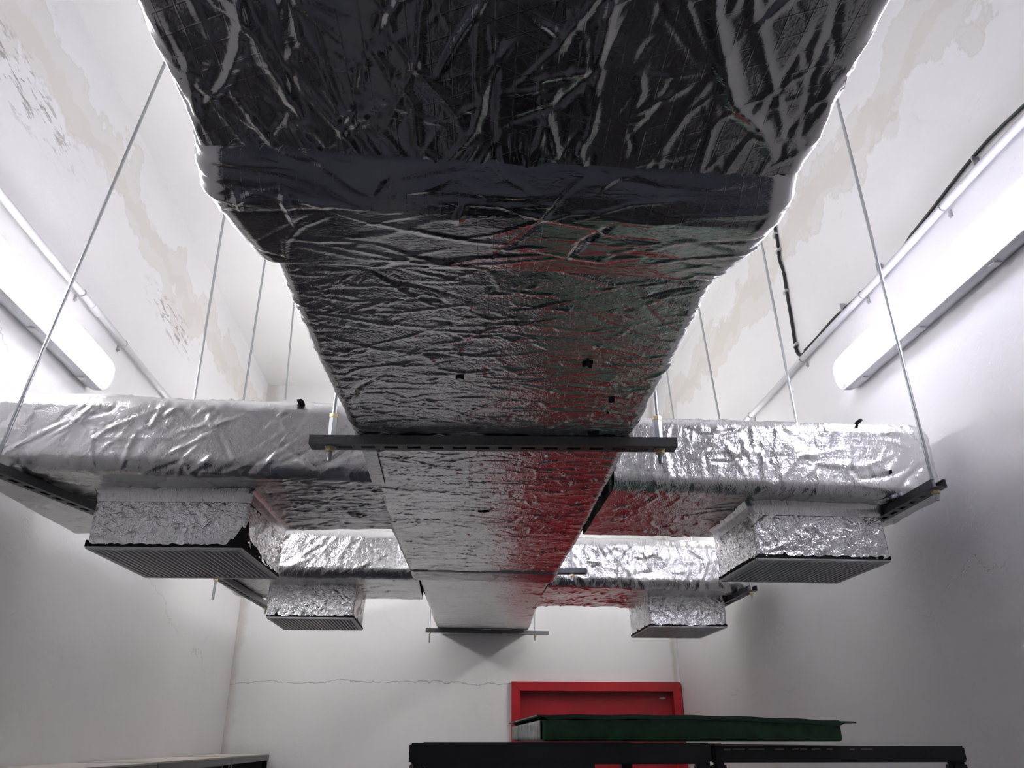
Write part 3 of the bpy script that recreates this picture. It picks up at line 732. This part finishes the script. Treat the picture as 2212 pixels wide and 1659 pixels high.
# green tray
def tray():
    e = empty('green_tray', (.46, 1.77, 1.748), 'long dark green metal tray resting across the two black frames', 'tray')
    x0, x1, y0, y1, z0, z1 = .170, .742, 1.50, 2.20, 1.7485, 1.785
    n = 60; P = []; U = []
    S = np.linspace(x0, x1, n)
    # rounded box body as a lofted ring in x-z with soft lower corners
    b = MB(); r = .008
    def ring(ins, z): 
        out = []
        for cx, cy, a0 in ((x1-r, y1-r, 0), (x0+r, y1-r, 90), (x0+r, y0+r, 180), (x1-r, y0+r, 270)):
            for k in range(5):
                a = math.radians(a0+k*22.5); out.append((cx+(r-ins)*math.cos(a) if ins < r else cx, cy+(r-ins)*math.sin(a) if ins < r else cy, z))
        return out
    lev = [(.006, z0), (.002, z0+.0015), (.0, z0+.005), (0, z1-.002), (0, z1)]
    rings = [[b.bm.verts.new(p) for p in ring(i, z)] for i, z in lev]
    for A, B in zip(rings, rings[1:]):
        for k in range(len(A)): b.bm.faces.new((A[k], A[(k+1) % len(A)], B[(k+1) % len(A)], B[k]))
    b.bm.faces.new(rings[0]); b.bm.faces.new(rings[-1])
    body = b.build('tray_body', M['green'], e, True)
    # rim sheet: overhanging, bowed up in the middle, drooping at the ends
    nx, ny = 60, 24; X = np.linspace(x0-.012, x1+.024, nx); Y = np.linspace(y0-.012, y1+.012, ny)
    XX, YY = np.meshgrid(X, Y)
    ztop = z1+.0085-.012*np.clip((XX-.35)/.42, 0, 1)**2+.0006*np.sin(XX*60)
    Pt = np.stack([XX, YY, ztop], -1)
    thick = np.where((XX < x0-.0) | (XX > x1), .0025, .0075); 
    Pb = np.stack([XX, YY, ztop-thick], -1)
    b = MB()
    vt = [[b.bm.verts.new(Pt[j, i]) for i in range(nx)] for j in range(ny)]; vb = [[b.bm.verts.new(Pb[j, i]) for i in range(nx)] for j in range(ny)]
    for j in range(ny-1):
        for i in range(nx-1):
            b.bm.faces.new((vt[j][i], vt[j][i+1], vt[j+1][i+1], vt[j+1][i])); b.bm.faces.new((vb[j][i], vb[j+1][i], vb[j+1][i+1], vb[j][i+1]))
    for i in range(nx-1):
        b.bm.faces.new((vt[0][i], vb[0][i], vb[0][i+1], vt[0][i+1])); b.bm.faces.new((vt[-1][i], vt[-1][i+1], vb[-1][i+1], vb[-1][i]))
    for j in range(ny-1):
        b.bm.faces.new((vt[j][0], vt[j+1][0], vb[j+1][0], vb[j][0])); b.bm.faces.new((vt[j][-1], vb[j][-1], vb[j+1][-1], vt[j+1][-1]))
    b.build('tray_rim', M['greendark'], e, True)
    # the bare left end
    P = []
    ys = np.linspace(y0+.006, y1-.006, 60); zs = np.linspace(z0+.003, z1-.001, 6)
    P = np.array([[(x0-.0022-.0022*math.sin(y*70)**2, y, z) for y in ys] for z in zs])
    me = grid_mesh(P); o = link('bare_end', me, M['pale'], body); o['label'] = 'worn pale bare-metal end'
    sm = o.modifiers.new('s', 'SOLIDIFY'); sm.thickness = .002; sm.offset = 0
tray()

# ------------------------------------------------------------------ steel shelving along the left wall
def shelf_unit(label, y0, y1, closed, z=1.680):
    x0, x1 = -1.315, -1.035
    e = empty('shelving_unit', ((x0+x1)/2, (y0+y1)/2, 0), label, 'shelving', 'shelving units along the left wall')
    MB().box(x0, x1, y0, y1, z-.006, z, .001).build('top_shelf', M['shelf'], e)
    MB().box(x1-.003, x1+.001, y0+.001, y1-.001, z-.034, z-.0062).build('shelf_lip', M['shelff'], e)
    for x in (x0, x1-.028):
        for y in (y0+.002, y1-.030): MB().box(x, x+.024, y, y+.028, 0, z-.007).build('upright_post', M['black'], e)
    for zz in (1.25, .85, .45): MB().box(x0+.002, x1-.006, y0+.003, y1-.003, zz-.02, zz).build('shelf_board', M['shelff'], e)
    if closed:
        MB().box(x0+.026, x0+.030, y0+.03, y1-.03, .1, z-.007).build('back_panel', M['shelff'], e)
        MB().box(x0+.03, x1-.03, y1-.006, y1-.002, .1, z-.007).build('side_panel', M['shelff'], e)
shelf_unit('steel shelving unit with a beige top on the left, nearest of the row', 1.95, 3.05, True)
shelf_unit('open steel shelving unit with a beige top, middle of the row at the left wall', 3.058, 4.05, False, 1.681)
shelf_unit('steel shelving unit with a beige top in the left back corner', 4.058, 4.86, True, 1.682)

# ------------------------------------------------------------------ camera
F0 = 1600.; CXp, CYp = 1106., 829.5
vf = Vector((972-CXp, -(1600-CYp), F0)).normalized(); p = math.atan((1600-CYp)/F0)
u = Vector((0, math.cos(p), math.sin(p)))
r = Vector((u.y*vf.z-u.z*vf.y, u.z*vf.x-u.x*vf.z, u.x*vf.y-u.y*vf.x)).normalized()
if r.x < 0: r = -r
# rows: world axes X=r, Y=vf, Z=u expressed in camera (right, up, forward)
camx = Vector((r.x, vf.x, u.x)); camy = Vector((r.y, vf.y, u.y)); camf = Vector((r.z, vf.z, u.z))
mw = Matrix(((camx.x, camy.x, -camf.x, 0), (camx.y, camy.y, -camf.y, 0), (camx.z, camy.z, -camf.z, EYE), (0, 0, 0, 1)))
cam = bpy.data.cameras.new('camera'); cam.sensor_width = 36; cam.lens = F0/2212*36; cam.clip_start = .02
co = bpy.data.objects.new('camera', cam); col.objects.link(co); co.matrix_world = mw
scene.camera = co

w = bpy.data.worlds.new('world'); scene.world = w; w.use_nodes = True
w.node_tree.nodes['Background'].inputs[0].default_value = (.02, .02, .02, 1); w.node_tree.nodes['Background'].inputs[1].default_value = 0.
vs = scene.view_settings; vs.view_transform = 'Standard'; vs.look = 'None'; vs.gamma = 1; vs.use_curve_mapping = False
vs.exposure = 1.24
